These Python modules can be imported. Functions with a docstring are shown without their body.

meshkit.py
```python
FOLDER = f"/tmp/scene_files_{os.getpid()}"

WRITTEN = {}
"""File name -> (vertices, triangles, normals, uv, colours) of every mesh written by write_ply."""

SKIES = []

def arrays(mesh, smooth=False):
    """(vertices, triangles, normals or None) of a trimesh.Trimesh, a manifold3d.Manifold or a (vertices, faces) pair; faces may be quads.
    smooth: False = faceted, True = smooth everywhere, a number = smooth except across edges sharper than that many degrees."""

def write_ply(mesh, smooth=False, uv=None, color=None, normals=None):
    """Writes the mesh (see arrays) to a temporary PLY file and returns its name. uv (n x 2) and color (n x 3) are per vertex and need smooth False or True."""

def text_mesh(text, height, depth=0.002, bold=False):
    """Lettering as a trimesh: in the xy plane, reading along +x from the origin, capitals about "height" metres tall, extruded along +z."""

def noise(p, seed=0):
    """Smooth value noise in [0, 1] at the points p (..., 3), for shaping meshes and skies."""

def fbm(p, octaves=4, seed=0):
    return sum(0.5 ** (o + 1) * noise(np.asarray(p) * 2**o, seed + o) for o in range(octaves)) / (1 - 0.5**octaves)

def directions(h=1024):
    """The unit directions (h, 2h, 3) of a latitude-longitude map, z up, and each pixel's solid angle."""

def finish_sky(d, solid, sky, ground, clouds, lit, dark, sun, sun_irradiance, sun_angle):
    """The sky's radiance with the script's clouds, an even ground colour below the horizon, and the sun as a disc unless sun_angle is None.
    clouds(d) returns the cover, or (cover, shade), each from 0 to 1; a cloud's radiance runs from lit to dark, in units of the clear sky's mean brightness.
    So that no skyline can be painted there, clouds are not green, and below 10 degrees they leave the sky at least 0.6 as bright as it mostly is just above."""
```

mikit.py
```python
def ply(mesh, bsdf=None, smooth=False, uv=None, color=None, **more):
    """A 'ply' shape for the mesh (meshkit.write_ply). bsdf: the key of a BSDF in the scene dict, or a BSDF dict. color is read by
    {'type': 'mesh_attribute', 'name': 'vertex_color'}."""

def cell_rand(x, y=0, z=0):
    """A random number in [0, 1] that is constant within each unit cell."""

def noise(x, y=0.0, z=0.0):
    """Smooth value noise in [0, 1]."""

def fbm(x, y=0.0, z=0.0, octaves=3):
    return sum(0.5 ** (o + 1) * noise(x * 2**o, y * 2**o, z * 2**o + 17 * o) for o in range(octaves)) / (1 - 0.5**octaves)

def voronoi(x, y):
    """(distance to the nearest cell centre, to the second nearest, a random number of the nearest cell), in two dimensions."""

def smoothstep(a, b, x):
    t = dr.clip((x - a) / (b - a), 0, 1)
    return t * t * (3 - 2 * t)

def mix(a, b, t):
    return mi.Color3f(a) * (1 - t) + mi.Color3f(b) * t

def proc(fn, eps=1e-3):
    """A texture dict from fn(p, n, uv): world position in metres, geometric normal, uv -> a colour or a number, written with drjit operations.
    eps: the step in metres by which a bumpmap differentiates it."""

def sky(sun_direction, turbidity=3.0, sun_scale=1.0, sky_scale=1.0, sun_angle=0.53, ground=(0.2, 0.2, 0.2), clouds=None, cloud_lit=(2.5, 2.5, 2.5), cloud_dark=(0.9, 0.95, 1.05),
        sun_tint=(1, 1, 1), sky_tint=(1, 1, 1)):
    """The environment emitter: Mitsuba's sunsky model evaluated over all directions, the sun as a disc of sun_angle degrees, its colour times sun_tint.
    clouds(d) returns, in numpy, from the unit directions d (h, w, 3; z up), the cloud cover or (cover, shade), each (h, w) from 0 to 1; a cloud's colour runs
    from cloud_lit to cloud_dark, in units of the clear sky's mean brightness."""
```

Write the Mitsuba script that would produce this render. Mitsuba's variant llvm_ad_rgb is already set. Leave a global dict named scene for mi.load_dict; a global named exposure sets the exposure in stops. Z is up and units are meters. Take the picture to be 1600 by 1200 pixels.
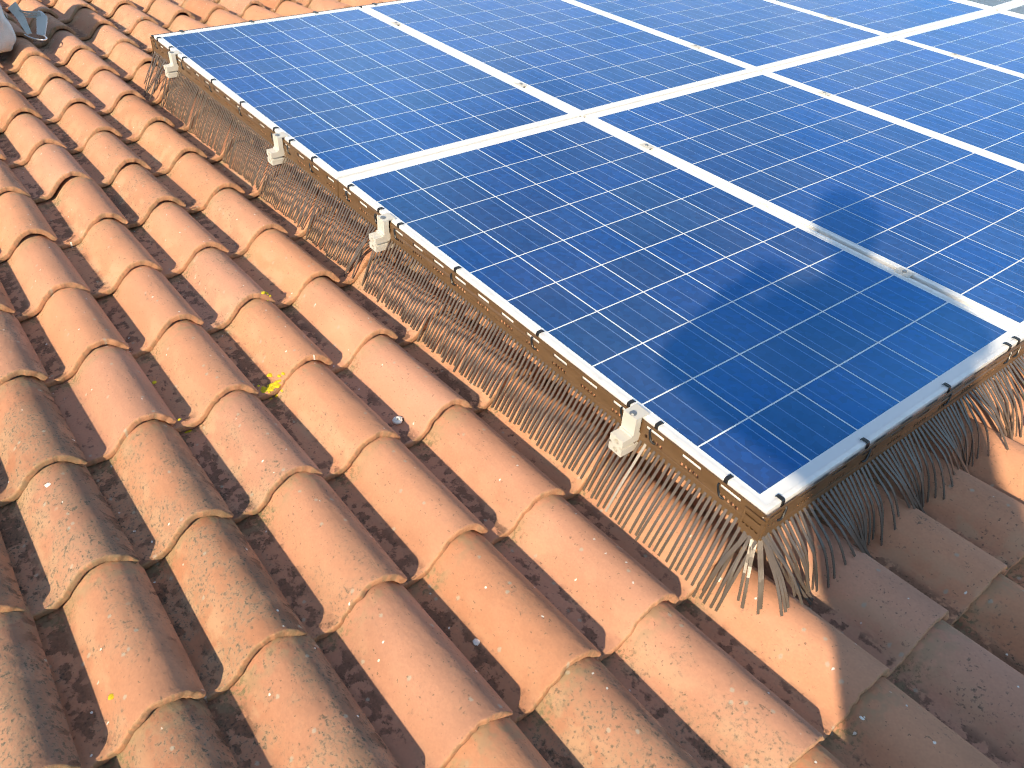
import math, random
import numpy as np, trimesh, drjit as dr, mitsuba as mi, mikit, meshkit
import manifold3d as m3
from shapely.geometry import Polygon, box as sbox, Point
from shapely.ops import unary_union
from mikit import noise, fbm, voronoi, cell_rand, smoothstep, mix

rng = np.random.default_rng(7)
# ---------------------------------------------------------------- frame of the roof
# roof coordinates: v = along the rows (level), u = up the slope, n = off the roof; n = 0 is the panels' glass, v = u = 0 the near corner's first cell
PITCH = math.radians(15)
CT, ST = math.cos(PITCH), math.sin(PITCH)
W3 = np.array([[1, 0, 0], [0, CT, -ST], [0, ST, CT]])
W4 = np.eye(4); W4[:3, :3] = W3
T = mi.ScalarTransform4f
def world(p): return np.asarray(p, float) @ W3.T
def at(v, u, n, rot=None):
    m = np.eye(4); m[:3, 3] = (v, u, n)
    if rot is not None: m[:3, :3] = rot
    return T((W4 @ m).tolist())

# ---------------------------------------------------------------- camera, sky, exposure
CAM = np.array([-1.04353575, -0.51856088, 1.09718102])
RIGHT = np.array([0.79398582, -0.60632456, 0.0442385])
FWD = np.array([0.49303106, 0.59963483, -0.63036374])
FOC, IW, IH = 1263.02, 1600.0, 1200.0
DOWN = np.cross(FWD, RIGHT)
o_, t_, up_ = world(CAM), world(CAM + FWD), world(-DOWN)
SUN = world([-0.75070665, -0.41607061, 0.51315181])
exposure = 2.55

def cloud_cover(d):
    """a blue haze that thickens towards the horizon, and thin grey white cloud"""
    z = np.maximum(d[..., 2], 0.02)
    haze = np.clip((.62 - z) / .42, 0, 1); haze = haze * haze * (3 - 2 * haze) * .85
    q = np.stack([d[..., 0] / (z + .25), d[..., 1] / (z + .25), z * 0 + 3.1], -1)
    a = meshkit.fbm(q * 1.7 + 5.3, 5, seed=4) * .7 + meshkit.fbm(q * 4.2 + 1.7, 4, seed=9) * .3
    c = np.clip((a - .49) / .15, 0, 1); c = c * c * (3 - 2 * c) * .85
    cover = haze + c - haze * c
    return cover, c / np.maximum(cover, 1e-6)

scene = {
    'camera': {'type': 'perspective', 'fov': math.degrees(2 * math.atan(IW / 2 / FOC)), 'fov_axis': 'x', 'near_clip': 0.02, 'far_clip': 2000.0,
               'to_world': T().look_at(origin=o_.tolist(), target=t_.tolist(), up=up_.tolist())},
    'sky': mikit.sky(SUN.tolist(), turbidity=3.0, clouds=cloud_cover, cloud_lit=(.70, 1.9, 3.0), cloud_dark=(2.3, 2.5, 2.75), sun_tint=(1.0, 1.05, 1.16), sky_scale=1.35, sky_tint=(1.24, .98, .88), sun_angle=.9),
}
labels = {}

def pixel(P):
    q = np.asarray(P, float) - CAM
    z = q @ FWD
    return IW / 2 + FOC * (q @ RIGHT) / z, IH / 2 + FOC * (q @ DOWN) / z, z
def hit(x, y, n=0.0):
    d = FWD + RIGHT * (x - IW / 2) / FOC + DOWN * (y - IH / 2) / FOC
    return CAM + d * (n - CAM[2]) / d[2]

def key_for(base):
    if base not in scene and base not in labels: return base
    i = 1
    while f'{base}_{i:03d}' in scene or f'{base}_{i:03d}' in labels: i += 1
    return f'{base}_{i:03d}'
def thing(name, label=None, cat=None, group=None, kind=None):
    k = key_for(name); d = {}
    if label: d['label'] = label
    if cat: d['category'] = cat
    if group: d['group'] = group
    if kind: d['kind'] = kind
    labels[k] = d
    return k
counters = {}
def part(parent, name, shape, label=None, kind=None):
    b = parent + '__' + name
    c = counters.get(b, 0); counters[b] = c + 1
    k = b if c == 0 else f'{b}_{c:03d}'
    scene[k] = shape
    if label or kind: labels[k] = {a: x for a, x in (('label', label), ('kind', kind)) if x}
    return k

# ---------------------------------------------------------------- mesh helpers (roof coordinates in, world out)
def R(mesh, bsdf, smooth=False, **kw):
    if hasattr(mesh, 'to_mesh'):
        m = mesh.to_mesh(); mesh = trimesh.Trimesh(m.vert_properties[:, :3], m.tri_verts, process=False)
    mesh = trimesh.Trimesh(world(mesh.vertices), mesh.faces, process=False)
    return mikit.ply(mesh, bsdf, smooth=smooth, **kw)
def bx(a, b):
    a, b = np.minimum(a, b), np.maximum(a, b)
    m = trimesh.creation.box(extents=np.asarray(b) - np.asarray(a)); m.apply_translation((np.asarray(a) + np.asarray(b)) / 2); return m
def cbx(a, b, c=.001):
    """box with chamfered edges: hull of three shrunk boxes"""
    a, b = np.minimum(a, b).astype(float), np.maximum(a, b).astype(float)
    pts = []
    for ax in range(3):
        s = np.full(3, c); s[ax] = 0
        lo, hi = a + s, b - s
        pts += [[(lo, hi)[i][0], (lo, hi)[j][1], (lo, hi)[k][2]] for i in (0, 1) for j in (0, 1) for k in (0, 1)]
    return hull(pts)
def hull(pts):
    m = m3.Manifold.hull_points(np.asarray(pts, float)).to_mesh()
    return trimesh.Trimesh(m.vert_properties[:, :3], m.tri_verts, process=False)
def cat(*ms): return trimesh.util.concatenate([m for x in ms for m in (x if isinstance(x, (list, tuple)) else [x])])
def cyl(p0, p1, r, sec=12):
    return trimesh.creation.cylinder(radius=r, segment=[p0, p1], sections=sec)
def ribbon(pts, side, w, t):
    """flat strip along pts (k,3); side = width direction (k,3) or (3,), w widths"""
    pts = np.asarray(pts, float); k = len(pts)
    d = np.gradient(pts, axis=0); d /= np.linalg.norm(d, axis=1, keepdims=True)
    s = np.broadcast_to(np.asarray(side, float), (k, 3)); s = s - d * (s * d).sum(1, keepdims=True); s = s / np.linalg.norm(s, axis=1, keepdims=True)
    q = np.cross(d, s); w = np.broadcast_to(np.asarray(w, float), (k,))[:, None]
    ring = np.stack([pts + s * w / 2 + q * t / 2, pts - s * w / 2 + q * t / 2, pts - s * w / 2 - q * t / 2, pts + s * w / 2 - q * t / 2], 1)
    v = ring.reshape(-1, 3); f = []
    for i in range(k - 1):
        for j in range(4):
            a, b = i * 4 + j, i * 4 + (j + 1) % 4
            f += [[a, b, b + 4], [a, b + 4, a + 4]]
    f += [[0, 2, 1], [0, 3, 2]]; e = (k - 1) * 4; f += [[e, e + 1, e + 2], [e, e + 2, e + 3]]
    m = trimesh.Trimesh(v, f, process=False)
    if m.volume < 0: m.invert()
    return m
def tube(pts, r, sec=8):
    pts = np.asarray(pts, float); k = len(pts); r = np.broadcast_to(np.asarray(r, float), (k,))
    d = np.gradient(pts, axis=0); d /= np.linalg.norm(d, axis=1, keepdims=True)
    a = np.cross(d, [0.31, 0.2, 0.93]); a /= np.linalg.norm(a, axis=1, keepdims=True); b = np.cross(d, a)
    th = np.arange(sec) * 2 * math.pi / sec
    v = pts[:, None] + r[:, None, None] * (np.cos(th)[None, :, None] * a[:, None] + np.sin(th)[None, :, None] * b[:, None])
    f = []
    for i in range(k - 1):
        for j in range(sec):
            p, q = i * sec + j, i * sec + (j + 1) % sec
            f += [[p, q, q + sec], [p, q + sec, p + sec]]
    v = np.vstack([v.reshape(-1, 3), pts[:1], pts[-1:]]); n = k * sec
    for j in range(sec):
        f += [[n, (j + 1) % sec, j], [n + 1, (k - 1) * sec + j, (k - 1) * sec + (j + 1) % sec]]
    m = trimesh.Trimesh(v, f, process=False)
    if m.volume < 0: m.invert()
    return m

# ---------------------------------------------------------------- materials
def local(p):
    return p.x, p.y * CT + p.z * ST, -p.y * ST + p.z * CT
def rgb(*c): return {'type': 'rgb', 'value': list(c)}
def two(b): return {'type': 'twosided', 'bsdf': b}

def clay_color(p, n, uv):
    v, u, h = local(p)
    tid = dr.floor(uv.x); l = (uv.x - tid) / .9; s = uv.y
    r1, r2, r3, r4 = cell_rand(tid, 1), cell_rand(tid, 2), cell_rand(tid, 3), cell_rand(tid, 4)
    off = tid * 3.7
    c = mix((.490, .248, .150), (.462, .250, .176), r1)
    c = mix(c, (.40, .19, .11), smoothstep(.60, 1., r2) * .8)
    c = c * (.84 + .32 * fbm(v * 14 + off, u * 7, off, 3))
    grit = fbm(v * 300, u * 260, h * 260, 3)
    c = c * (.90 + .20 * grit)
    w1 = fbm(v * 60 + 3.3, u * 60, h * 60 + off, 2)
    qv, qu = v + .006 * (w1 - .5), u + .006 * (fbm(v * 60, u * 60 + 9.1, h * 60, 2) - .5)
    speck = fbm(qv * 380 + 7., qu * 360, h * 300 + 3., 2)          # fine lichen grain, soft edged
    speck2 = fbm(qv * 235 + 1., qu * 215, h * 150 + 5., 4)
    region = fbm(v * 17 + off * .3, u * 11, 5.5, 3)
    side = smoothstep(.30, -1.0, v + .42 * u)                        # the lower left of the roof is older and dirtier
    age = dr.clip(side * (.22 + 1.0 * smoothstep(.20, .75, r3)) + smoothstep(.8, 3.2, u) * (.10 + .45 * r3) + .30 * smoothstep(.6, 1., r4) - .02, 0, 1)
    c = c * (1 - .24 * dr.clip(side + .35 * smoothstep(.8, 3.2, u), 0, 1))
    # pale bloom on the rising flank
    bloom = smoothstep(.22, .34, s) * (1 - smoothstep(.44, .60, s)) * smoothstep(.42, .64, fbm(v * 45 + off, u * 22, 1.7, 3) + .14 * (speck - .5))
    c = mix(c, (.45, .335, .225), bloom * (.10 + .40 * r3))
    # weathering: grey brown film, then grey lichen grain inside it
    film = smoothstep(.44, .66, region + .24 * (age - .55)) * age
    c = mix(c, (.315, .215, .145), film * (.22 + .50 * smoothstep(.30, .70, speck2)))
    grain = smoothstep(.50, .70, .55 * speck + .45 * speck2) * smoothstep(.40, .64, region + .26 * (age - .5))
    c = mix(c, (.15, .135, .105), grain * (.06 + .58 * age))
    damp = .12 * smoothstep(-.2, .35, v) * smoothstep(.5, -.1, u)
    spots = smoothstep(.60, .70, speck2) * smoothstep(.42, .62, region + .22 * (age - .35))
    c = mix(c, (.095, .088, .07), spots * dr.clip(.08 + .52 * age + 5 * damp, 0, .9))
    fleck = smoothstep(.72, .76, speck2 + .06 * (speck - .5))
    c = mix(c, (.11, .095, .065), fleck * .6)
    # dark band on the falling flank of old tiles
    rough = fbm(qv * 75, qu * 60, 2.2, 4)
    flank = smoothstep(.66, .88, s) * smoothstep(.42, .62, fbm(v * 40 + off, u * 16, 4.4, 4) + .25 * (age - .5) + .16 * (speck2 - .5))
    c = mix(c, (.105, .075, .058), flank * (.03 + .42 * age))
    # black crust in the pan and at the foot of the falling flank
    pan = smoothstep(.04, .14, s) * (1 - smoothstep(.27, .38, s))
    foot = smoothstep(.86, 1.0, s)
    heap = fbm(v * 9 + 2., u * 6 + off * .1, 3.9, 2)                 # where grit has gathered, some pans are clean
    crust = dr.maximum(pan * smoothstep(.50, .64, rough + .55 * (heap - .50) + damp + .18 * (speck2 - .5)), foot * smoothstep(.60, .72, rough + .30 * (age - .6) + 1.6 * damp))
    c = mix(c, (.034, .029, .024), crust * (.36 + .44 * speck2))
    # dirt gathered just below the nose of the tile above
    head = smoothstep(.68, .84, l + .12 * (rough - .5)) * smoothstep(.40, .6, fbm(v * 60, u * 60, 6.6, 3))
    c = mix(c, (.27, .22, .14), head * .55)
    moss = smoothstep(.70, .80, l) * smoothstep(.16, .28, s) * (1 - smoothstep(.36, .50, s)) * smoothstep(.50, .60, speck2)
    c = mix(c, (.17, .15, .085), moss * .7)
    # broken nose: earth and algae on the cut face
    nose = 1 - smoothstep(.004, .010, l)
    c = mix(c, mix((.42, .225, .125), (.25, .18, .105), smoothstep(.35, .65, fbm(v * 120 + off, s * 30, 7., 3) + .25 * (age - .5))) * (.7 + .6 * speck2), nose * .62)
    # droppings and pale lichen dots
    d1, d2, w = voronoi(v * 26 + 5., u * 24)
    dot = (1 - smoothstep(.025, .065, d1 + .07 * (noise(v * 300, u * 300) - .5))) * smoothstep(.90, .92, w)
    c = mix(c, (.66, .66, .62), dot * .9)
    d1, d2, w = voronoi(v * 33 + 1.5, u * 29)
    dot = (1 - smoothstep(.06, .16, d1 + .12 * (speck - .5))) * smoothstep(.88, .90, w)
    c = mix(c, (.36, .35, .29), dot * .6)
    return c
def clay_bump(p, n, uv):
    v, u, h = local(p)
    return fbm(v * 420, u * 420, h * 420, 2) * .7 + fbm(v * 90, u * 70, h * 90, 2) * 1.6

scene['clay'] = {'type': 'bumpmap', 'arbitrary': mikit.proc(clay_bump, eps=8e-4), 'scale': .0007,
                 'bsdf': two({'type': 'principled', 'base_color': mikit.proc(clay_color), 'roughness': .70, 'specular': .10})}

PC, PVP = .158, 1.010                      # cell pitch, column pitch
U2 = 10 * PC + .082                        # first cell of the upper row of panels
def cell_color(p, n, uv):
    v, u, h = local(p)
    col = dr.floor((v + .031) / PVP); row = dr.select(u > 1.62, 1.0, 0.0)
    a = (v - col * PVP) / PC; b = (u - row * U2) / PC
    ia, ib = dr.floor(a), dr.floor(b); fa = a - ia
    k = cell_rand(ia + col * 10, ib + row * 20, 3); k2 = cell_rand(ia + col * 10, ib + row * 20, 4)
    d1, d2, w = voronoi(v * 70 + ia * 3, u * 70)
    c = mix((.001, .036, .165), (.012, .040, .092), k) * (.80 + .4 * k2) * (.72 + .56 * w)
    # three busbars and the film of dust that lies on the glass
    bar = 1 - smoothstep(.0006, .0022, dr.minimum(dr.minimum(dr.abs(fa - 1 / 6), dr.abs(fa - .5)), dr.abs(fa - 5 / 6)) * PC)
    c = mix(c, (.20, .27, .40), bar * .68)
    return c + dust(v, u)
def dust(v, u):
    d1, d2, w = voronoi(v * 34, u * 34)
    spot = (1 - smoothstep(.03, .07, d1)) * smoothstep(.9, .92, w)
    return mi.Color3f(.030, .0265, .0245) * (.25 + .75 * fbm(v * 5, u * 5, 1., 4) + .75 * fbm(v * 16, u * 2.2, 4., 3)) + mi.Color3f(.2, .2, .19) * spot * .5
def back_color(p, n, uv):
    v, u, h = local(p)
    return mi.Color3f(.62, .66, .70) + dust(v, u)
scene['cell_glass'] = {'type': 'roughplastic', 'distribution': 'ggx', 'alpha': .015, 'int_ior': 1.25, 'diffuse_reflectance': mikit.proc(cell_color)}
scene['cell_film'] = {'type': 'roughconductor', 'distribution': 'ggx', 'alpha': .05, 'material': 'Al', 'specular_reflectance': rgb(.0, .36, .97)}   # the blue anti-reflection film of the silicon
scene['cell_laminate'] = {'type': 'blendbsdf', 'weight': .34, 'a': {'type': 'ref', 'id': 'cell_glass'}, 'b': {'type': 'ref', 'id': 'cell_film'}}
scene['backsheet_laminate'] = {'type': 'roughplastic', 'distribution': 'ggx', 'alpha': .015, 'int_ior': 1.33, 'diffuse_reflectance': mikit.proc(back_color)}
def hazy(p, n, uv):
    v, u, h = local(p)
    d1, d2, w = voronoi(v * 60, u * 60)
    return mi.Color3f(.10, .115, .13) * (.8 + .3 * w)
scene['hazy_laminate'] = {'type': 'roughplastic', 'distribution': 'ggx', 'alpha': .06, 'int_ior': 1.5, 'diffuse_reflectance': mikit.proc(hazy)}
def alu(p, n, uv):
    v, u, h = local(p)
    return mi.Color3f(.70, .71, .715) * (.90 + .16 * fbm(v * 30, u * 30, h * 30, 3)) * (1 - .06 * smoothstep(.60, .75, fbm(v * 70, u * 70, h * 40, 3)))
scene['frame_metal'] = {'type': 'principled', 'base_color': mikit.proc(alu), 'metallic': .10, 'roughness': .38, 'specular': .5}
scene['cast_metal'] = {'type': 'principled', 'base_color': rgb(.50, .49, .455), 'metallic': .1, 'roughness': .5, 'specular': .4}
scene['steel'] = {'type': 'principled', 'base_color': rgb(.30, .32, .34), 'metallic': .8, 'roughness': .35}
def strip_c(p, n, uv):
    v, u, h = local(p)
    return mix((.26, .245, .21), (.19, .17, .135), smoothstep(.4, .7, fbm(v * 25, u * 25, 2., 3)))
scene['gap_metal'] = {'type': 'principled', 'base_color': mikit.proc(strip_c), 'roughness': .6, 'specular': .3}
def band_c(p, n, uv):
    v, u, h = local(p)
    return mix((.086, .050, .024), (.118, .072, .038), fbm(v * 40, u * 40, h * 60, 3))
scene['comb_plastic'] = two({'type': 'principled', 'base_color': mikit.proc(band_c), 'roughness': .42, 'specular': .5})
def tooth_c(p, n, uv):
    v, u, h = local(p)
    return mix((.066, .052, .043), (.118, .096, .080), fbm(v * 25, u * 25, h * 25, 2))
scene['tooth_plastic'] = two({'type': 'principled', 'base_color': mikit.proc(tooth_c), 'roughness': .38, 'specular': .5})
scene['pale_plastic'] = two({'type': 'principled', 'base_color': rgb(.30, .275, .245), 'roughness': .35, 'specular': .5})
scene['black_plastic'] = {'type': 'principled', 'base_color': rgb(.012, .013, .015), 'roughness': .35, 'specular': .5}
def canvas_c(p, n, uv):
    v, u, h = local(p)
    weave = noise(v * 700, u * 700, h * 700)
    return mi.Color3f(.52, .53, .50) * (.8 + .25 * weave) * (.8 + .35 * fbm(v * 12, u * 12, h * 12, 3))
scene['canvas'] = two({'type': 'principled', 'base_color': mikit.proc(canvas_c), 'roughness': .85, 'specular': .2, 'sheen': .2})
scene['webbing'] = two({'type': 'principled', 'base_color': rgb(.34, .35, .33), 'roughness': .8, 'specular': .2})
scene['dull_metal'] = {'type': 'principled', 'base_color': rgb(.50, .50, .48), 'metallic': .15, 'roughness': .6}
scene['bright_metal'] = {'type': 'principled', 'base_color': rgb(.75, .76, .78), 'metallic': .9, 'roughness': .28}
def lichen_c(p, n, uv):
    v, u, h = local(p)
    return mix((.62, .50, .02), (.46, .40, .04), fbm(v * 300, u * 300, h * 300, 2))
scene['lichen'] = {'type': 'principled', 'base_color': mikit.proc(lichen_c), 'roughness': .9, 'specular': .1}
scene['chalk'] = {'type': 'principled', 'base_color': rgb(.72, .72, .68), 'roughness': .8, 'specular': .2}
scene['deck'] = {'type': 'diffuse', 'reflectance': rgb(.16, .10, .07)}
def ground_c(p, n, uv): return mix((.05, .075, .03), (.13, .11, .08), fbm(p.x * .08, p.y * .08, 0, 4))
scene['field'] = {'type': 'diffuse', 'reflectance': mikit.proc(ground_c)}

# ---------------------------------------------------------------- ground and roof
scene['ground'] = mikit.ply((np.array([[-400, -400, -4.2], [400, -400, -4.2], [400, 400, -4.2], [-400, 400, -4.2.real]]), np.array([[0, 1, 2], [0, 2, 3]])), 'field')
labels['ground'] = {'kind': 'structure'}

H0, TA, TB, OU, OV, TX, TY = .19, .34392, .19993, 3.09842, -.15959, -.0030, -.0097
TH, TLEN, SINK = .0172, .41, .0225
from scipy.interpolate import PchipInterpolator
_px = np.array([-.232, -.218, -.195, -.168, -.153, -.143, -.130, -.116, -.100, -.085, -.069, -.052, -.036, -.022, -.010, -.003, .0])
_pn = np.array([-.0140, -.0175, -.0178, -.0172, -.0135, -.0055, .0100, .0245, .0375, .0450, .0485, .0468, .0408, .0308, .0168, .0035, -.0035])
_q = np.linspace(-.25, .02, 541); _k = np.exp(-.5 * (np.arange(-36, 37) * .0005 / .0058) ** 2)
_y = np.convolve(np.pad(PchipInterpolator(_px, _pn)(np.clip(_q, -.232, 0)) + np.where(_q > 0, -_q * 1.0, 0), 36, mode='edge'), _k / _k.sum(), 'valid')
PROF = lambda x: np.interp(x, _q, _y)          # rounded barrel
def tile_origin(m, r): return OV + m * TB + TX * r * TA, OU - r * TA - TY * m * TB
def tile_height(v, u):
    """top of the tiles at (v, u), in n"""
    m = math.ceil((v - OV) / TB - .02); r = math.ceil((OU - u) / TA)
    ov, ou = tile_origin(m, r)
    x = max(min(v - ov, 0), -.231)
    return -H0 + float(PROF(x)) - SINK * (u - ou) / TA

def tile_arrays(tid, m, r, nprof, stations):
    ov, ou = tile_origin(m, r)
    g = np.random.default_rng(1000 * (m + 50) + r + 500)
    dv, du, dn = g.normal(0, .0026), g.normal(0, .0048), abs(g.normal(0, .0016))
    yaw, rol = g.normal(0, .011), g.normal(0, .014)
    xs = np.linspace(-.232, 0, 4 * nprof)
    ln = np.r_[0, np.cumsum(np.hypot(np.diff(xs), np.diff(PROF(xs))))]
    x = np.interp(np.linspace(0, ln[-1], nprof), ln, xs)
    y = PROF(x)
    tx, ty = np.gradient(x), np.gradient(y); l = np.hypot(tx, ty); nx, ny = -ty / l, tx / l
    hs = g.normal(1, .03)
    V, F, UV = [], [], []
    def patch(rows, lens, flip):
        b = sum(len(q) for q in V)
        k = len(rows)
        V.append(np.concatenate(rows)); UV.append(np.stack([tid + .9 * np.clip(np.repeat(lens, nprof), 0, 1), np.tile((x + .232) / .232, k)], 1))
        i, j = np.meshgrid(np.arange(k - 1), np.arange(nprof - 1), indexing='ij')
        a = b + i * nprof + j
        q = np.stack([a, a + 1, a + nprof + 1, a + nprof], -1).reshape(-1, 4)
        if flip: q = q[:, ::-1]
        F.append(np.vstack([q[:, [0, 1, 2]], q[:, [0, 2, 3]]]))
    chip = (meshkit.fbm(np.stack([x * 60 + tid * 7.3, y * 60, x * 0 + tid], -1), 3, seed=2) - .5) * .009
    def line(off, w):
        sc = 1 - .025 * w / TLEN
        X = (x + .07) * sc - .07 + nx * off; Y = y * (1 - .03 * w / TLEN) * hs + ny * off
        c = chip * max(0, 1 - w / .03)
        wob = (meshkit.fbm(np.stack([x * 9 + tid, x * 0 + w * 7, x * 0 + tid * 1.7], -1), 2, seed=5) - .5) * .0022
        return np.stack([X + dv - yaw * w, ou * 0 + w + c + du, Y + wob + rol * (x + .07) + dn - SINK * w / TA], 1) + [ov, ou, -H0]
    rows, lens = [], []
    for off, w, ll in [(-TH * .62, .0006, 0), (-TH * .30, 0, .0), (-TH * .10, .0008, .004), (0, .0034, .010)]:
        rows.append(line(off, w)); lens.append(ll)
    for w in stations: rows.append(line(0, w)); lens.append(w / TLEN)
    patch(rows, lens, False)
    patch([line(-TH * .62, .0006), line(-TH * .92, .0010), line(-TH, .004), line(-TH, .10), line(-TH, TLEN)], [0, 0, 0, .3, 1], True)
    # right-hand edge of the barrel
    e = [q[-1] for q in rows[3:]]; b2 = [line(-TH, w)[-1] for w in [.0034] + list(stations)]
    b = sum(len(q) for q in V); k = len(e)
    V.append(np.concatenate([e, b2])); UV.append(np.stack([tid + .9 * np.tile(np.clip(np.r_[.01, np.array(stations) / TLEN], 0, 1), 2), np.ones(2 * k)], 1))
    i = np.arange(k - 1)
    F.append(b + np.vstack([np.stack([i, i + k, i + 1], 1), np.stack([i + 1, i + k, i + k + 1], 1)]))
    return np.concatenate(V), np.concatenate(F), np.concatenate(UV)

thing('tiled_roof', kind='structure')
part('tiled_roof', 'deck', R(bx([-3.6, -3.2, -.34], [6.2, 7.0, -.265]), 'deck'))
P_V0, P_V1, P_U0, P_U1 = -.03, 5.2, -.045, U2 + 10 * PC + .04
cand, rest_ = [], []
for m in range(-17, 31):
    for r in range(-11, 18):
        ov, ou = tile_origin(m, r)
        best = 0
        q = [np.array([ov + a, ou + b, -H0 + .02]) for a in (0, -.07, -.15) for b in (0, .17, .34)]
        seen = 0
        for P in q:
            x, y, z = pixel(P)
            if z < .2 or not (-12 < x < IW + 12 and -12 < y < IH + 12): continue
            G = CAM + (P - CAM) * (CAM[2] / (CAM[2] - P[2]))
            if P_V0 - .012 < G[0] < P_V1 and P_U0 - .012 < G[1] < P_U1: continue
            seen = max(seen, 1 / z)
        inside = P_V0 + .45 < ov < P_V1 and P_U0 + .45 < ou < P_U1 - .6
        if inside and not seen: continue
        (cand if seen else rest_).append((seen, m, r))
cand.sort(reverse=True)
tid = 0
ST_FINE = [.012, .03, .06, .10, .16, .23, .31, TLEN]
for _, m, r in cand[:300]:
    V, F, UV = tile_arrays(tid, m, r, 40, ST_FINE); tid += 1
    part('tiled_roof', 'tile', mikit.ply((world(V), F), 'clay', smooth=True, uv=UV))
Vs, Fs, Us, n0 = [], [], [], 0
for _, m, r in cand[300:] + rest_:
    V, F, UV = tile_arrays(tid, m, r, 18, [.03, .12, .26, TLEN]); tid += 1
    Vs.append(V); Fs.append(F + n0); Us.append(UV); n0 += len(V)
part('tiled_roof', 'outer_tiles', mikit.ply((world(np.concatenate(Vs)), np.concatenate(Fs)), 'clay', smooth=True, uv=np.concatenate(Us)), kind='stuff')

# ---------------------------------------------------------------- solar panels
MV, MU, LIP, FD = .022, .035, .011, .033
PW, PL = 6 * PC + 2 * MV, 10 * PC + 2 * MU
def frame_mesh():
    a, b, c, d = -MV, -MV + PW, -MU, -MU + PL
    outer = sbox(a, c, b, d)
    lip = outer.difference(sbox(a + LIP, c + LIP, b - LIP, d - LIP))
    wall = outer.difference(sbox(a + .0025, c + .0025, b - .0025, d - .0025))
    top = m3.CrossSection([np.array(p.coords)[:-1] for p in [lip.exterior, *lip.interiors]], m3.FillRule.EvenOdd)
    wal = m3.CrossSection([np.array(p.coords)[:-1] for p in [wall.exterior, *wall.interiors]], m3.FillRule.EvenOdd)
    t1 = top.extrude(.0022).translate((0, 0, -.0016))
    t2 = top.offset(-.0009, m3.JoinType.Miter).extrude(.0008).translate((0, 0, .0006))
    return (t1 + t2 + wal.extrude(FD).translate((0, 0, -FD))).to_mesh()
fm = frame_mesh()
FRAME = R(trimesh.Trimesh(fm.vert_properties[:, :3], fm.tri_verts, process=False), 'frame_metal')
BACK = R(bx([-MV + .003, -MU + .003, -.0045], [-MV + PW - .003, -MU + PL - .003, -.0009]), 'backsheet_laminate')
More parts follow.
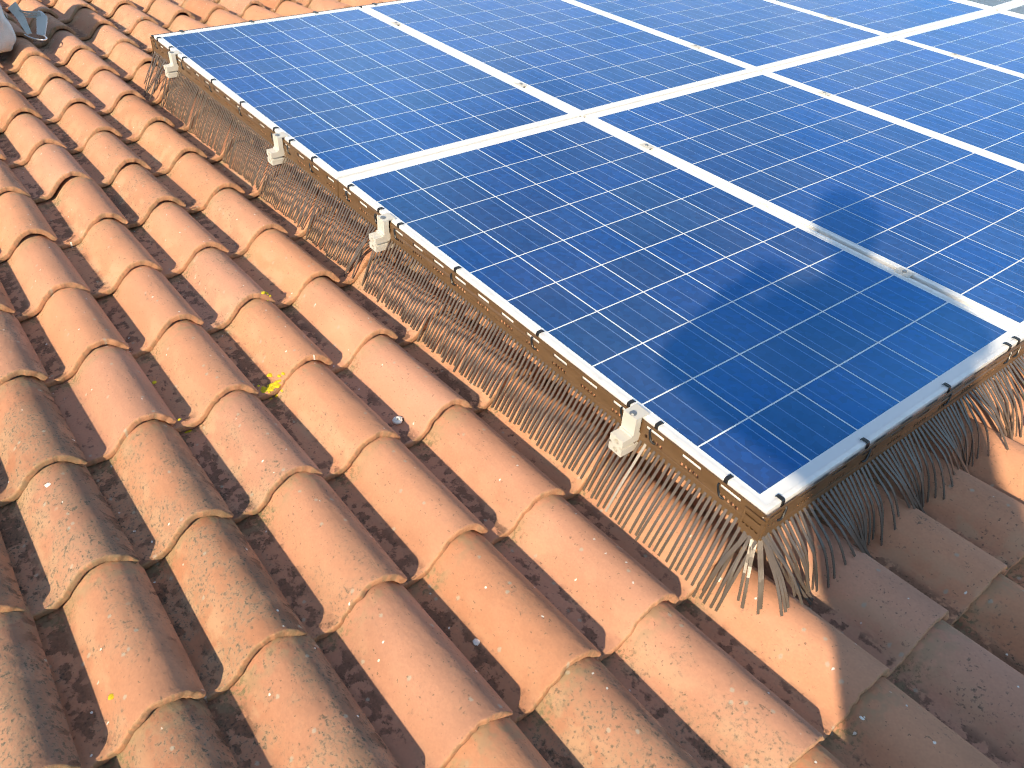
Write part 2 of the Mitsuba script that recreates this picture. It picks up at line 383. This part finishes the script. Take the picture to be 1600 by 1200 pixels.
g = (PC - .1538) / 2
CELL = R(bx([g, g, -.0012], [PC - g, PC - g, -.0004]), 'cell_laminate')
def placed(shape, v, u, n=0, rot=None, bsdf=None):
    m = np.eye(4); m[:3, 3] = world([v, u, n])
    if rot is not None: m[:3, :3] = W3 @ rot @ W3.T
    s = {**shape, 'to_world': T(m.tolist())}
    if bsdf: s['bsdf'] = {'type': 'ref', 'id': bsdf}
    return s
PANEL_LABEL = {
    (0, 0): 'solar panel at the near corner of the array, crossed by a person\'s shadow',
    (0, 1): 'blue solar panel at the upper left corner of the array, above the near corner panel',
    (1, 0): 'solar panel right of the near corner one, touched by a head\'s shadow',
    (1, 1): 'blue solar panel of the upper row, touching the near corner panel only at a corner',
    (2, 0): 'light blue solar panel in the lower row, third from the near corner',
    (2, 1): 'light blue solar panel in the upper row, third from the left',
    (3, 0): 'pale blue solar panel of the lower row, next to the hazy grey panel',
    (3, 1): 'pale blue solar panel in the upper row, cut by the top edge of the picture',
}
for (c, r), lab in PANEL_LABEL.items():
    t = thing('solar_panel', lab, 'solar panel', 'solar panels laid edge to edge on the roof')
    v0, u0 = c * PVP, r * U2
    part(t, 'frame', placed(FRAME, v0, u0)); part(t, 'backsheet', placed(BACK, v0, u0))
    for j in range(6):
        for i in range(10):
            part(t, 'cell', placed(CELL, v0 + j * PC, u0 + i * PC))
tilt = math.radians(-1.6)
RT = np.array([[math.cos(tilt), 0, math.sin(tilt)], [0, 1, 0], [-math.sin(tilt), 0, math.cos(tilt)]])
for r, lab in ((0, 'hazy grey solar panel beyond the brown gap at right, lower of two'), (1, 'hazy grey solar panel beyond the brown gap at right, upper of two')):
    t = thing('solar_panel', lab, 'solar panel', 'hazy grey panels beyond the gap')
    v0, u0, n0 = 4 * PVP + .020, r * U2, .004
    part(t, 'frame', placed(FRAME, v0, u0, n0, RT)); part(t, 'backsheet', placed(BACK, v0, u0, n0, RT))
    for j in range(6):
        for i in range(10):
            q = RT @ np.array([j * PC, 0, 0])
            part(t, 'cell', placed(CELL, v0 + q[0], u0 + i * PC, n0 + q[2], RT, 'hazy_laminate'))
# strips that close the gaps
for c in range(3):
    t = thing('gap_strip', ['long pale strip closing the gap beside the near corner panel', 'pale strip closing the gap between the second and third panel columns', 'long pale strip closing the gap between the third and fourth panel columns'][c], 'gap strip', 'strips in the gaps between panel columns')
    v1 = c * PVP - MV + PW + .0006; v2 = (c + 1) * PVP - MV - .0006
    part(t, 'strip', R(cat(cbx([v1, -.03, -.030], [v2, U2 + 10 * PC + .03, -.0085], .0008)), 'gap_metal'))
    for u in (.305, 1.29, U2 + .33, U2 + 1.28):
        part(t, 'mid_clamp', R(cat(cbx([v1 - .008, u - .022, .0015], [v2 + .008, u + .022, .0040], .0006)), 'cast_metal'))
        part(t, 'bolt', R(cyl([(v1 + v2) / 2, u, .004], [(v1 + v2) / 2, u, .0085], .0058, 6), 'steel'))
t = thing('gap_strip', 'long tan strip closing the level gap between the lower and upper panel rows', 'gap strip')
part(t, 'strip', R(cbx([-MV + .002, -MU + PL + .0006, -.030], [4 * PVP - MV, U2 - MU - .0006, -.0080], .0008), 'gap_metal'))

# ---------------------------------------------------------------- mounting rails with end clamps on the left edge
RAIL_U = [.302, 1.318, 2.008, 3.005]
def rail_mesh():
    prof = sbox(-.019, -.086, .019, -.043)
    for sgn in (-1, 1):
        prof = prof.difference(sbox(min(sgn * .012, sgn * .021), -.0685, max(sgn * .012, sgn * .021), -.0610))
    prof = prof.difference(Point(-.001, -.0535).buffer(.0062, 5)).difference(Point(-.001, -.0765).buffer(.0066, 5))
    prof = prof.buffer(.0007, join_style=1, quad_segs=2).buffer(-.0007)
    m = trimesh.creation.extrude_polygon(prof, 4.3, engine='earcut')
    # local x,y,z -> u, n, v
    return trimesh.Trimesh(np.stack([m.vertices[:, 2] - .078, m.vertices[:, 0], m.vertices[:, 1]], 1), m.faces[:, :], process=False)
RAIL = R(rail_mesh(), 'cast_metal')
where = ['nearest the front corner', 'just below the seam of the panel rows', 'just above the seam of the panel rows', 'at the far left corner']
for k, u in enumerate(RAIL_U):
    t = thing('mounting_rail', f'white mounting rail end under the panel edge, {where[k]}', 'mounting rail', 'rail ends along the left edge of the array')
    part(t, 'profile', placed(RAIL, 0, u))
    t = thing('end_clamp', f'white clamp on the panel edge, {where[k]}', 'clamp', 'end clamps along the left edge of the array')
    w = .0190
    body = unary_union([sbox(-.0485, -.042, -.0325, .0050), sbox(-.0485, .0018, -.0100, .0050), sbox(-.0530, -.043, -.030, -.0390)]).buffer(.0012, quad_segs=2).buffer(-.0012)
    m = trimesh.creation.extrude_polygon(body, 2 * w, engine='earcut')
    m = trimesh.Trimesh(np.stack([m.vertices[:, 0], u - w + m.vertices[:, 2], m.vertices[:, 1]], 1), m.faces[:, ::-1], process=False)
    part(t, 'body', R(m, 'cast_metal'))
    part(t, 'bolt', R(cat(cyl([-.0395, u, .0046], [-.0395, u, .0085], .0060, 6), cyl([-.0395, u, .0046], [-.0395, u, .0058], .0082, 16)), 'steel'))

# ---------------------------------------------------------------- bird-proofing combs
BZ0, BZ1 = -.0055, -.066
def band_poly(a0, a1, phase=0.0, z0=BZ0, z1=BZ1, wave=True):
    pl = sbox(a0, z1, a1, z0)
    holes = []
    k = math.floor((a0 - phase) / .101) - 1
    while phase + k * .101 < a1 + .1:
        c = phase + k * .101; k += 1
        holes.append(sbox(c - .025, z0 - .0165, c + .025, z0 - .0075))
        for j in range(5): holes.append(Point(c - .021 + j * .0105, z0 - .0345 + .0010 * (j % 2)).buffer(.0042, 3))
    pl = pl.difference(unary_union(holes).intersection(sbox(a0 + .004, z1 + .004, a1 - .004, z0 - .004)))
    return pl.buffer(-.0002).buffer(.0002)
def band_left(a0, a1, v, phase, **kw):
    m = trimesh.creation.extrude_polygon(band_poly(a0, a1, phase, **kw), .0018, engine='earcut')
    V = np.stack([v - m.vertices[:, 2], m.vertices[:, 0], m.vertices[:, 1]], 1)
    V[:, 0] += .0012 * np.sin(V[:, 1] * 9.) - .14 * np.clip(-.035 - V[:, 2], 0, 1)
    return trimesh.Trimesh(V, m.faces, process=False)
def band_front(a0, a1, u, phase, sgn=-1, **kw):
    m = trimesh.creation.extrude_polygon(band_poly(a0, a1, phase, **kw), .0018, engine='earcut')
    V = np.stack([m.vertices[:, 0], u + sgn * m.vertices[:, 2], m.vertices[:, 1]], 1)
    V[:, 1] += .0012 * np.sin(V[:, 0] * 11.) + sgn * .14 * np.clip(-.035 - V[:, 2], 0, 1)
    return trimesh.Trimesh(V, m.faces[:, ::-1] if sgn < 0 else m.faces, process=False)
def spline(P, k=7):
    P = np.asarray(P, float); t = np.linspace(0, 1, len(P)); tt = np.linspace(0, 1, k)
    return np.stack([np.interp(tt, t, P[:, i]) if len(P) < 3 else PchipInterpolator(t, P[:, i])(tt) for i in range(3)], 1)
def tooth_left(u, g, reach=.115, spread=0.0):
    root = np.array([-.0305, u, -.062])
    vt = -reach + g.normal(0, .0022); ut = u + spread + g.normal(0, .0009)
    zt = tile_height(vt, ut) + .0035
    tip = np.array([vt, ut, zt]); ctl = (root + tip) / 2 + [-.004, 0, .005 + g.normal(0, .001)]
    q = np.linspace(0, 1, 8)[:, None]
    pts = (1 - q) ** 2 * (root + [0, 0, .006]) + 2 * q * (1 - q) * ctl + q ** 2 * tip
    for p in pts: p[2] = max(p[2], tile_height(p[0], p[1]) + .003)
    return ribbon(pts, [0, 1, 0], np.linspace(.0064, .0054, 8), .0018)
PALE_L = {21, 24, 166}
CLIP_L = [.063, .249, .332, .639, .981, 1.264, 1.373, 1.551, 1.79, 1.952, 2.074, 2.354, 2.627, 2.93, 3.085, 3.23]
CLIP_F = [.023, .297, .612, .887, .93, 1.20, 1.48, 1.80]
def clip_mesh(u, g, tail=True):
    a = ribbon(spline([[-.0070, u, .0016], [-.0090, u, .0040], [-.0180, u, .0042], [-.0225, u, .0032], [-.0238, u, -.003], [-.0238, u, -.012]], 12), [0, 1, 0], .0084, .0020)
    ms = [a]
    if tail:
        b = g.uniform(-.004, .004)
        ms.append(tube(spline([[-.0265, u + .010 + b, -.0155], [-.0300, u + .009 + b, -.0190], [-.0315, u + .004 + b, -.030], [-.0325, u - .003 + b, -.0375], [-.0300, u - .011 + b, -.0385]], 10), .0024, 6))
    return cat(*ms)
def swap(m):  # left edge -> front edge: (v,u,n) with the panel's corner as pivot
    V = m.vertices; q = np.stack([V[:, 1], V[:, 0] + MV - MU, V[:, 2]], 1)
    return trimesh.Trimesh(q, m.faces[:, ::-1], process=False)
g = np.random.default_rng(11)
TP = .0137
LEFT = [(-.046, 1.630, -.0252, 'brown bird comb along the near half of the left panel edge, teeth on lit tiles'),
        (1.612, 3.285, -.0252, 'brown bird comb along the far half of the left panel edge, tangled at its end')]
for si, (a0, a1, vv, lab) in enumerate(LEFT):
    t = thing('bird_comb', lab, 'bird comb', 'bird-proofing combs round the edge of the array')
    part(t, 'band', R(band_left(a0, a1, vv - .0022 * si, .045), 'comb_plastic'))
    k = 0
    u = a0 + .006
    while u < a1 - .004:
        far = si == 1
        messy = (far and u > 3.02) or (1.34 < u < 1.42)
        sp = g.normal(0, .03) if messy else g.normal(0, .0012) - (.010 if u < .10 else 0)
        near_joint = abs(u - 1.62) < .05
        m = tooth_left(u, g, .112 + (.006 if u < .3 else 0) + (g.normal(0, .02) if messy else 0), sp)
        if si == 0 and k == 22: part(t, 'tooth', R(m, 'pale_plastic'), label='bleached pale tooth of the comb')
        else: part(t, 'tooth', R(m, 'tooth_plastic'))
        k += 1; u += TP + g.normal(0, .0006)
    for u in CLIP_L:
        if a0 - .01 < u < a1 and not (si == 1 and u < 1.62):
            part(t, 'clip', R(clip_mesh(u, g), 'black_plastic'))
# front edge, wrapped round the near corner
def tooth_front(v, g):
    root = np.array([v, -.0448, -.063])
    x = (v - OV) / TB; f = x - math.floor(x)            # 0..1 across a tile, tip at 1
    slide = .058 * math.exp(-((f - .76) / .16) ** 2) + .034 * math.exp(-((f - .56) / .16) ** 2) - .006 * math.exp(-((f - .38) / .1) ** 2) + g.normal(0, .004)
    ut = -.147 + g.normal(0, .008); vt = v + slide
    zt = tile_height(vt, ut) + .004
    if f > .86 or f < .2: zt += .012 + .01 * g.random(); ut += .012
    mid = root * .5 + np.array([vt, ut, zt]) * .5 + [-.25 * slide, -.016, .012]
    pts = spline([root + [0, 0, .006], root * .6 + mid * .4 + [0, -.004, .002], mid, [vt, ut, zt]], 9)
    for p in pts: p[2] = max(p[2], tile_height(p[0], p[1]) + .003)
    return ribbon(pts, [1, 0, 0], np.linspace(.0070, .0054, 9), .0018)
t = thing('bird_comb', 'brown bird comb under the shaded front panel edge, grey teeth curling into tile valleys', 'bird comb', 'bird-proofing combs round the edge of the array')
part(t, 'band', R(band_front(-.030, 1.95, -.0400, .10), 'comb_plastic'))
flap = band_left(-.044, .004, -.0310, -.012, z0=-.0150, z1=-.072)
part(t, 'corner_flap', R(flap, 'comb_plastic'))
arc = [(-.0245 - .0085 * math.cos(a) + .002, -.0370 - .0070 * math.sin(a)) for a in np.linspace(0, math.pi / 2, 9)]
cm = []
for z0, z1, o in ((-.0060, -.0115, 0), (-.0170, -.0225, .0012), (-.0275, -.072, .0010)):
    cm.append(ribbon([[a - o, b - o, (z0 + z1) / 2] for a, b in arc], [0, 0, 1], z0 - z1, .0018))
part(t, 'corner_wrap', R(cat(cm), 'comb_plastic'))
v = -.028
while v < 1.94:
    part(t, 'tooth', R(tooth_front(v, g), 'tooth_plastic')); v += TP + g.normal(0, .0008)
for k in range(13):                                    # fan of teeth at the corner
    a = math.radians(-8 + 104 * k / 12 + g.normal(0, 7)); L = .135 + g.normal(0, .012)
    q_ = k / 12
    root = np.array([-.0315 + .026 * max(0, q_ - .35), -.0180 - .027 * min(1, q_ / .65), -.066])
    dv, du = -math.cos(a), -math.sin(a)
    tip = np.array([root[0] + dv * L * .62 + .012, root[1] + du * L * .80, 0]); tip[2] = tile_height(tip[0], tip[1]) + .004
    mid = (root + tip) / 2 + [dv * .012, du * .012, .010]
    pts = spline([root + [0, 0, .006], root * .6 + mid * .4, mid, tip], 8)
    for p in pts: p[2] = max(p[2], tile_height(p[0], p[1]) + .003)
    part(t, 'tooth', R(ribbon(pts, [-du, dv, 0], np.linspace(.0064, .0052, 8), .0018), 'tooth_plastic'))
for u in CLIP_F: part(t, 'clip', R(swap(clip_mesh(u, g)), 'black_plastic'))
# upper edge
t = thing('bird_comb', 'dark bird comb along the far top edge, seen as a thin dark line', 'bird comb', 'bird-proofing combs round the edge of the array')
UE = U2 - MU + PL
part(t, 'band', R(band_front(-.036, 4.0, UE + .008, .05, sgn=1), 'comb_plastic'))
part(t, 'edge_lip', R(bx([-.030, UE + .002, -.0040], [4.0, UE + .0115, .0006]), 'black_plastic'))
tt = []
v = -.03
while v < 4.0:
    z = tile_height(v, UE + .10) + .004
    tt.append(ribbon(spline([[v, UE + .011, -.05], [v, UE + .04, -.085], [v, UE + .10, z]], 5), [1, 0, 0], .0046, .0016)); v += TP
part(t, 'teeth', R(cat(tt), 'tooth_plastic'), kind='stuff')
for c in (.10, .42, .74, 1.06, 1.40, 1.75, 2.1):
    part(t, 'clip', R(cat(bx([c - .007, UE - .014, .0018], [c + .007, UE + .013, .0042]), bx([c - .007, UE + .0122, -.02], [c + .007, UE + .0142, .0042])), 'black_plastic'))

# ---------------------------------------------------------------- lichen, pebbles, shell
def lump(center, sizes, g, bsdf, flat=.5):
    ms = []
    for dv, du, r in sizes:
        m = trimesh.creation.icosphere(subdivisions=2, radius=1.0)
        d = meshkit.fbm(m.vertices * 1.6 + g.random() * 50, 3) - .5
        V = m.vertices * (1 + d[:, None] * .9) * [r * g.uniform(.8, 1.3), r * g.uniform(.8, 1.2), r * flat]
        ms.append(trimesh.Trimesh(V + [center[0] + dv, center[1] + du, tile_height(center[0] + dv, center[1] + du) + r * .12], m.faces, process=False))
    return R(cat(ms), bsdf, smooth=True)
g = np.random.default_rng(3)
for (x, y), nblob, rad, ext, lab in [((-0.5283, 1.0482), 44, .0052, .019, 'large bright yellow lichen clump filling a tile valley'),
                                      ((-0.7456, 1.0394), 26, .0045, .013, 'small yellow lichen clump at a tile nose, lower left of the large one'),
                                      ((-0.3871, 1.3788), 8, .0050, .012, 'yellow green lichen on the nose of a tile, up from the large yellow clump'),
                                      ((-0.5151, 1.0914), 3, .0065, .004, 'single yellow lichen disc just above the large yellow clump'),
                                      ((-1.0957, 0.4205), 3, .0042, .003, 'small yellow lichen spot alone on a speckled tile at the lower left'),
                                      ((-0.7608, 1.2229), 3, .0045, .004, 'dull yellow lichen spot in a shaded valley at the left'),
                                      ((0.4357, -0.3327), 4, .0055, .006, 'yellow lichen speck at a shaded tile nose by the right edge')]:
    P = (x, y)
    k = thing('lichen_patch', lab, 'lichen', 'yellow lichen on the tiles')
    sz = [(g.normal(0, ext * .55), g.normal(0, ext * .35), rad * g.uniform(.6, 1.3)) for _ in range(nblob)]
    part(k, 'growth', lump(P, sz, g, 'lichen', .34))
for (x, y), r, lab in [((-0.5290, 0.1666), .0075, 'round white pebble lying in a dark tile valley'), ((-1.0552, 0.9604), .0055, 'small white pebble on a smooth brown tile at the left'),
                       ((-0.0777, -0.0145), .0060, 'white fleck of mortar on the tile below the corner of the comb'), ((-0.0896, -0.3518), .0055, 'white fleck on the tile at the edge of the shadow, lower right')]:
    P = (x, y); k = thing('white_pebble', lab, 'pebble', 'white pebbles and flecks on the tiles')
    part(k, 'stone', lump(P, [(0, 0, r), (r * .6, -r * .3, r * .55)], g, 'chalk'))
P = np.array([-.3366, .7631, tile_height(-.3366, .7631)])
k = thing('snail_shell', 'small grey and white snail shell in a tile valley left of the comb', 'snail shell')
sh = [P + [.010 * math.cos(a) * (1 - a / 22), .010 * math.sin(a) * (1 - a / 22), .006 + .0006 * a] for a in np.linspace(0, 14, 60)]
part(k, 'whorl', R(tube(sh, np.linspace(.0058, .0012, 60), 8), 'chalk', smooth=True))
part(k, 'opening', R(trimesh.creation.icosphere(subdivisions=2, radius=.0052).apply_translation(sh[0] + [0, -.0022, 0]), 'black_plastic', smooth=True))

# ---------------------------------------------------------------- canvas bag at the upper left
bag = thing('canvas_bag', 'grey green canvas bag at the top left corner, with a webbing strap and metal hoop', 'bag')
m = trimesh.creation.box(extents=[1, 1, 1]); 
for _ in range(5): m = m.subdivide()
V = m.vertices * 2
V = V / (np.sum(np.abs(V) ** 5, axis=1, keepdims=True) ** .2)
V = V * [.28, .24, .20]
dn = meshkit.fbm(V * [8, 6, 5] + 4.2, 3, seed=3) - .5
V = V * (1 + .30 * dn[:, None]); V[:, 2] += .195; V[:, 0] -= .12 * (V[:, 2] - .1)
bv, bu = -.735, 4.035
m = trimesh.Trimesh(V + [bv, bu, -.165], m.faces, process=False)
part(bag, 'body', R(m, 'canvas', smooth=True))
side = np.array([.66, -.64, -.2])
part(bag, 'strap', R(ribbon(spline([[-.3999, 4.1507, -.03], [-.3849, 4.0883, -.08], [-.3848, 4.0023, -.125]], 12), side, np.linspace(.050, .022, 12), .004), 'canvas'))
for o in (.0105, 0, -.0105):
    part(bag, 'webbing', R(ribbon(spline(np.array([[-.3960, 4.1482, -.060], [-.3466, 4.087, -.063], [-.2997, 4.0801, -.070]]) + [0, 0, o], 10), [0, 0, 1], .0082, .004), 'webbing'))
pl = np.array([[-.298, 4.1253, -.062], [-.2841, 4.1143, -.064], [-.2779, 4.0592, -.075], [-.2879, 4.0306, -.09], [-.3303, 3.9385, -.125], [-.3569, 3.9752, -.122], [-.3213, 4.0789, -.08]])
part(bag, 'buckle_plate', R(hull(np.vstack([pl, pl + [-.002, -.0028, .0028]])), 'dull_metal'))
hoop = [[-.4043, 4.0015, -.125], [-.3953, 3.9591, -.127], [-.3735, 3.9119, -.128], [-.3515, 3.8887, -.128], [-.3345, 3.8995, -.126], [-.3358, 3.9239, -.122], [-.3592, 3.9628, -.12]]
part(bag, 'metal_hoop', R(tube(spline(hoop, 30), .0036, 8), 'bright_metal', smooth=True))

# ---------------------------------------------------------------- the person taking the picture, behind the camera
hf = world(FWD) * [1, 1, 0]; hf /= np.linalg.norm(hf)
e1 = np.array([hf[1], -hf[0], 0.]); hs = -hf                             # the person's right, and backwards
def A(a, d, z): return world(CAM) + e1 * a + hs * d + np.array([0, 0, z])
def roof_z(P): return P[1] * math.tan(PITCH) - .150 / CT
def ball(c, r, n=20): return m3.Manifold.sphere(r, n).translate(tuple(map(float, c)))
def chain(*cr):
    out = m3.Manifold()
    for (c0, r0), (c1, r1) in zip(cr[:-1], cr[1:]):
        out = out + m3.Manifold.batch_hull([ball(c0, r0), ball(c1, r1)])
    return out
def finish(mf, el=.018, it=12):
    m = mf.refine_to_length(el).to_mesh(); t = trimesh.Trimesh(m.vert_properties[:, :3], m.tri_verts, process=True)
    trimesh.smoothing.filter_taubin(t, iterations=it); return t
hipL, hipR = A(.110, .29, -.44), A(.300, .29, -.44)
kneeL, kneeR = A(.150, .25, -.83), A(.330, .30, -.83)
ankL, ankR = A(.175, .29, -1.2), A(.345, .36, -1.2)
for q in (ankL, ankR): q[2] = roof_z(q) + .095
pel, chest, neck, head = A(.185, .29, -.36), A(.115, .25, .00), A(.105, .225, .19), A(.085, .205, .335)
shL, shR = A(-.045, .245, .105), A(.255, .245, .100)
elL, elR = A(-.290, .165, -.010), A(.375, .175, -.055)
wrL, wrR = A(-.155, .075, .108), A(.125, .105, -.045)
phone_c = world(CAM) - world(FWD) * .012
def arm(s, e, w): return chain((s, .052), (e, .040), (w, .027))
fdir = -hs
def hand(w, target, side, spread=0.0, curl=1.0):
    d = target - w; L = np.linalg.norm(d); d = d / L
    s = np.cross(d, [0, 0, 1]); s /= np.linalg.norm(s); nrm = np.cross(s, d)
    palm = m3.Manifold.batch_hull([ball(w, .022)] + [ball(w + d * .075 + s * o, .013) for o in (-.030, -.010, .010, .030)])
    for i, o in enumerate((-.032, -.011, .011, .031)):
        L1 = (.062, .072, .068, .052)[i] if curl < .5 else (.040, .046, .043, .034)[i]
        di = d + s * spread * o / .03; di /= np.linalg.norm(di)
        b = w + d * .078 + s * o; c = b + di * L1 * .6 - nrm * L1 * .35 * curl; e = c + di * L1 * (.45 - .2 * curl) - nrm * L1 * .55 * curl
        palm = palm + chain((b, .0095), (c, .0085), (e, .0072))
    th = w + d * .03 + s * side * .03
    return palm + chain((th, .013), (th + d * .03 + s * side * .022 - nrm * .01, .0105), (th + d * .055 + s * side * .02 - nrm * .022, .0085))
skull = m3.Manifold.batch_hull([ball(head + [0, 0, .035] + hs * .02, .088), ball(head + fdir * .03 + [0, 0, .01], .074), ball(head + fdir * .055 + [0, 0, -.075], .036)])
face = skull + ball(head + fdir * .108 + [0, 0, -.015], .013) + chain((head + fdir * .096 + [0, 0, .02], .009), (head + fdir * .112 + [0, 0, -.018], .012))
face = face + ball(head + e1 * .088 + [0, 0, -.01], .022) + ball(head - e1 * .088 + [0, 0, -.01], .022)
face = face + chain((head + fdir * .088 + e1 * .022 + [0, 0, -.058], .008), (head + fdir * .088 - e1 * .022 + [0, 0, -.058], .008))
body = face + chain((head + [0, 0, -.05], .055), (neck, .056), (chest, .10), (pel, .11))
body = body + arm(shL, elL, wrL) + arm(shR, elR, wrR) + chain((neck, .05), (shL, .05)) + chain((neck, .05), (shR, .05))
body = body + chain((pel, .1), (hipL, .075), (kneeL, .05), (ankL, .036)) + chain((pel, .1), (hipR, .075), (kneeR, .05), (ankR, .036))
body = body + hand(wrL, A(-.055, .035, .150), 1, .42, .25) + hand(wrR, phone_c + hs * .045 + e1 * .05, -1)
scene['skin'] = {'type': 'principled', 'base_color': rgb(.52, .33, .24), 'roughness': .5, 'specular': .4}
scene['jacket_cloth'] = {'type': 'principled', 'base_color': rgb(.05, .06, .08), 'roughness': .85, 'specular': .2}
scene['trouser_cloth'] = {'type': 'principled', 'base_color': rgb(.10, .10, .10), 'roughness': .9, 'specular': .2}
scene['hair_dark'] = {'type': 'principled', 'base_color': rgb(.03, .02, .015), 'roughness': .6, 'specular': .4}
me = thing('person', 'person in dark clothes behind the camera, whose shadow crosses the near panel', 'person')
def Wm(mesh, bsdf): return mikit.ply(mesh, bsdf, smooth=True)
part(me, 'body', Wm(finish(body, .011, 8), 'skin'))
jk = chain((A(.105, .235, .155), .080), (chest, .150)) + m3.Manifold.batch_hull([ball(shL + [0, 0, -.018], .074), ball(shR + [0, 0, -.018], .074), ball(chest, .145)])
jk = jk + m3.Manifold.batch_hull([ball(A(.055, .26, -.03), .125), ball(A(.20, .26, -.03), .125), ball(A(.085, .28, -.30), .128), ball(A(.265, .28, -.30), .128)])
jk = jk + m3.Manifold.batch_hull([ball(A(.085, .28, -.30), .128), ball(A(.265, .28, -.30), .128), ball(A(.100, .29, -.46), .125), ball(A(.285, .29, -.46), .125)])
jk = jk + chain((shL, .074), (elL, .060), (wrL * .86 + elL * .14, .043)) + chain((shR, .074), (elR, .060), (wrR * .86 + elR * .14, .043))
jk = jk + m3.Manifold.batch_hull([ball(elL, .060), ball(A(-.240, .205, -.03), .070), ball(shL + [0, 0, -.02], .074), ball(A(-.125, .24, -.065), .080), ball(A(-.02, .26, -.14), .095), ball(A(.06, .27, -.20), .11)])   # the open jacket hangs from the raised arm
part(me, 'jacket', Wm(finish(jk, .02, 14), 'jacket_cloth'))
tr = m3.Manifold.batch_hull([ball(hipL + [0, 0, .04], .112), ball(hipR + [0, 0, .04], .112)]) + chain((hipL, .118), (kneeL, .098), (ankL + [0, 0, .01], .090)) + chain((hipR, .118), (kneeR, .100), (ankR + [0, 0, .01], .090))
part(me, 'trousers', Wm(finish(tr, .022, 14), 'trouser_cloth'))
hr = m3.Manifold.batch_hull([ball(head + [0, 0, .045] + hs * .025, .096), ball(head + fdir * .02 + [0, 0, .062], .078), ball(head + hs * .05 + [0, 0, -.03], .062)])
part(me, 'hair', Wm(finish(hr, .02, 6), 'hair_dark'))
for q in (ankL, ankR):
    s = m3.Manifold.batch_hull([ball(q + [0, 0, -.045] + hs * .03, .045), ball(q + [0, 0, -.02], .046), ball(q + fdir * .17 + [0, 0, -.055], .034), ball(q + fdir * .10 + [0, 0, -.03], .042)])
    part(me, 'shoe', Wm(finish(s, .02, 6), 'black_plastic'))
ph = thing('phone', 'slim dark phone held up by the person behind the camera', 'phone')
Bm = np.stack([world(RIGHT), world(DOWN), world(FWD)], 1)
q = cbx([-.018, -.018, -.0085], [.140, .058, -.001], .002)
part(ph, 'case', mikit.ply(trimesh.Trimesh(q.vertices @ Bm.T + world(CAM) - world(FWD) * .006, q.faces, process=False), 'black_plastic'))
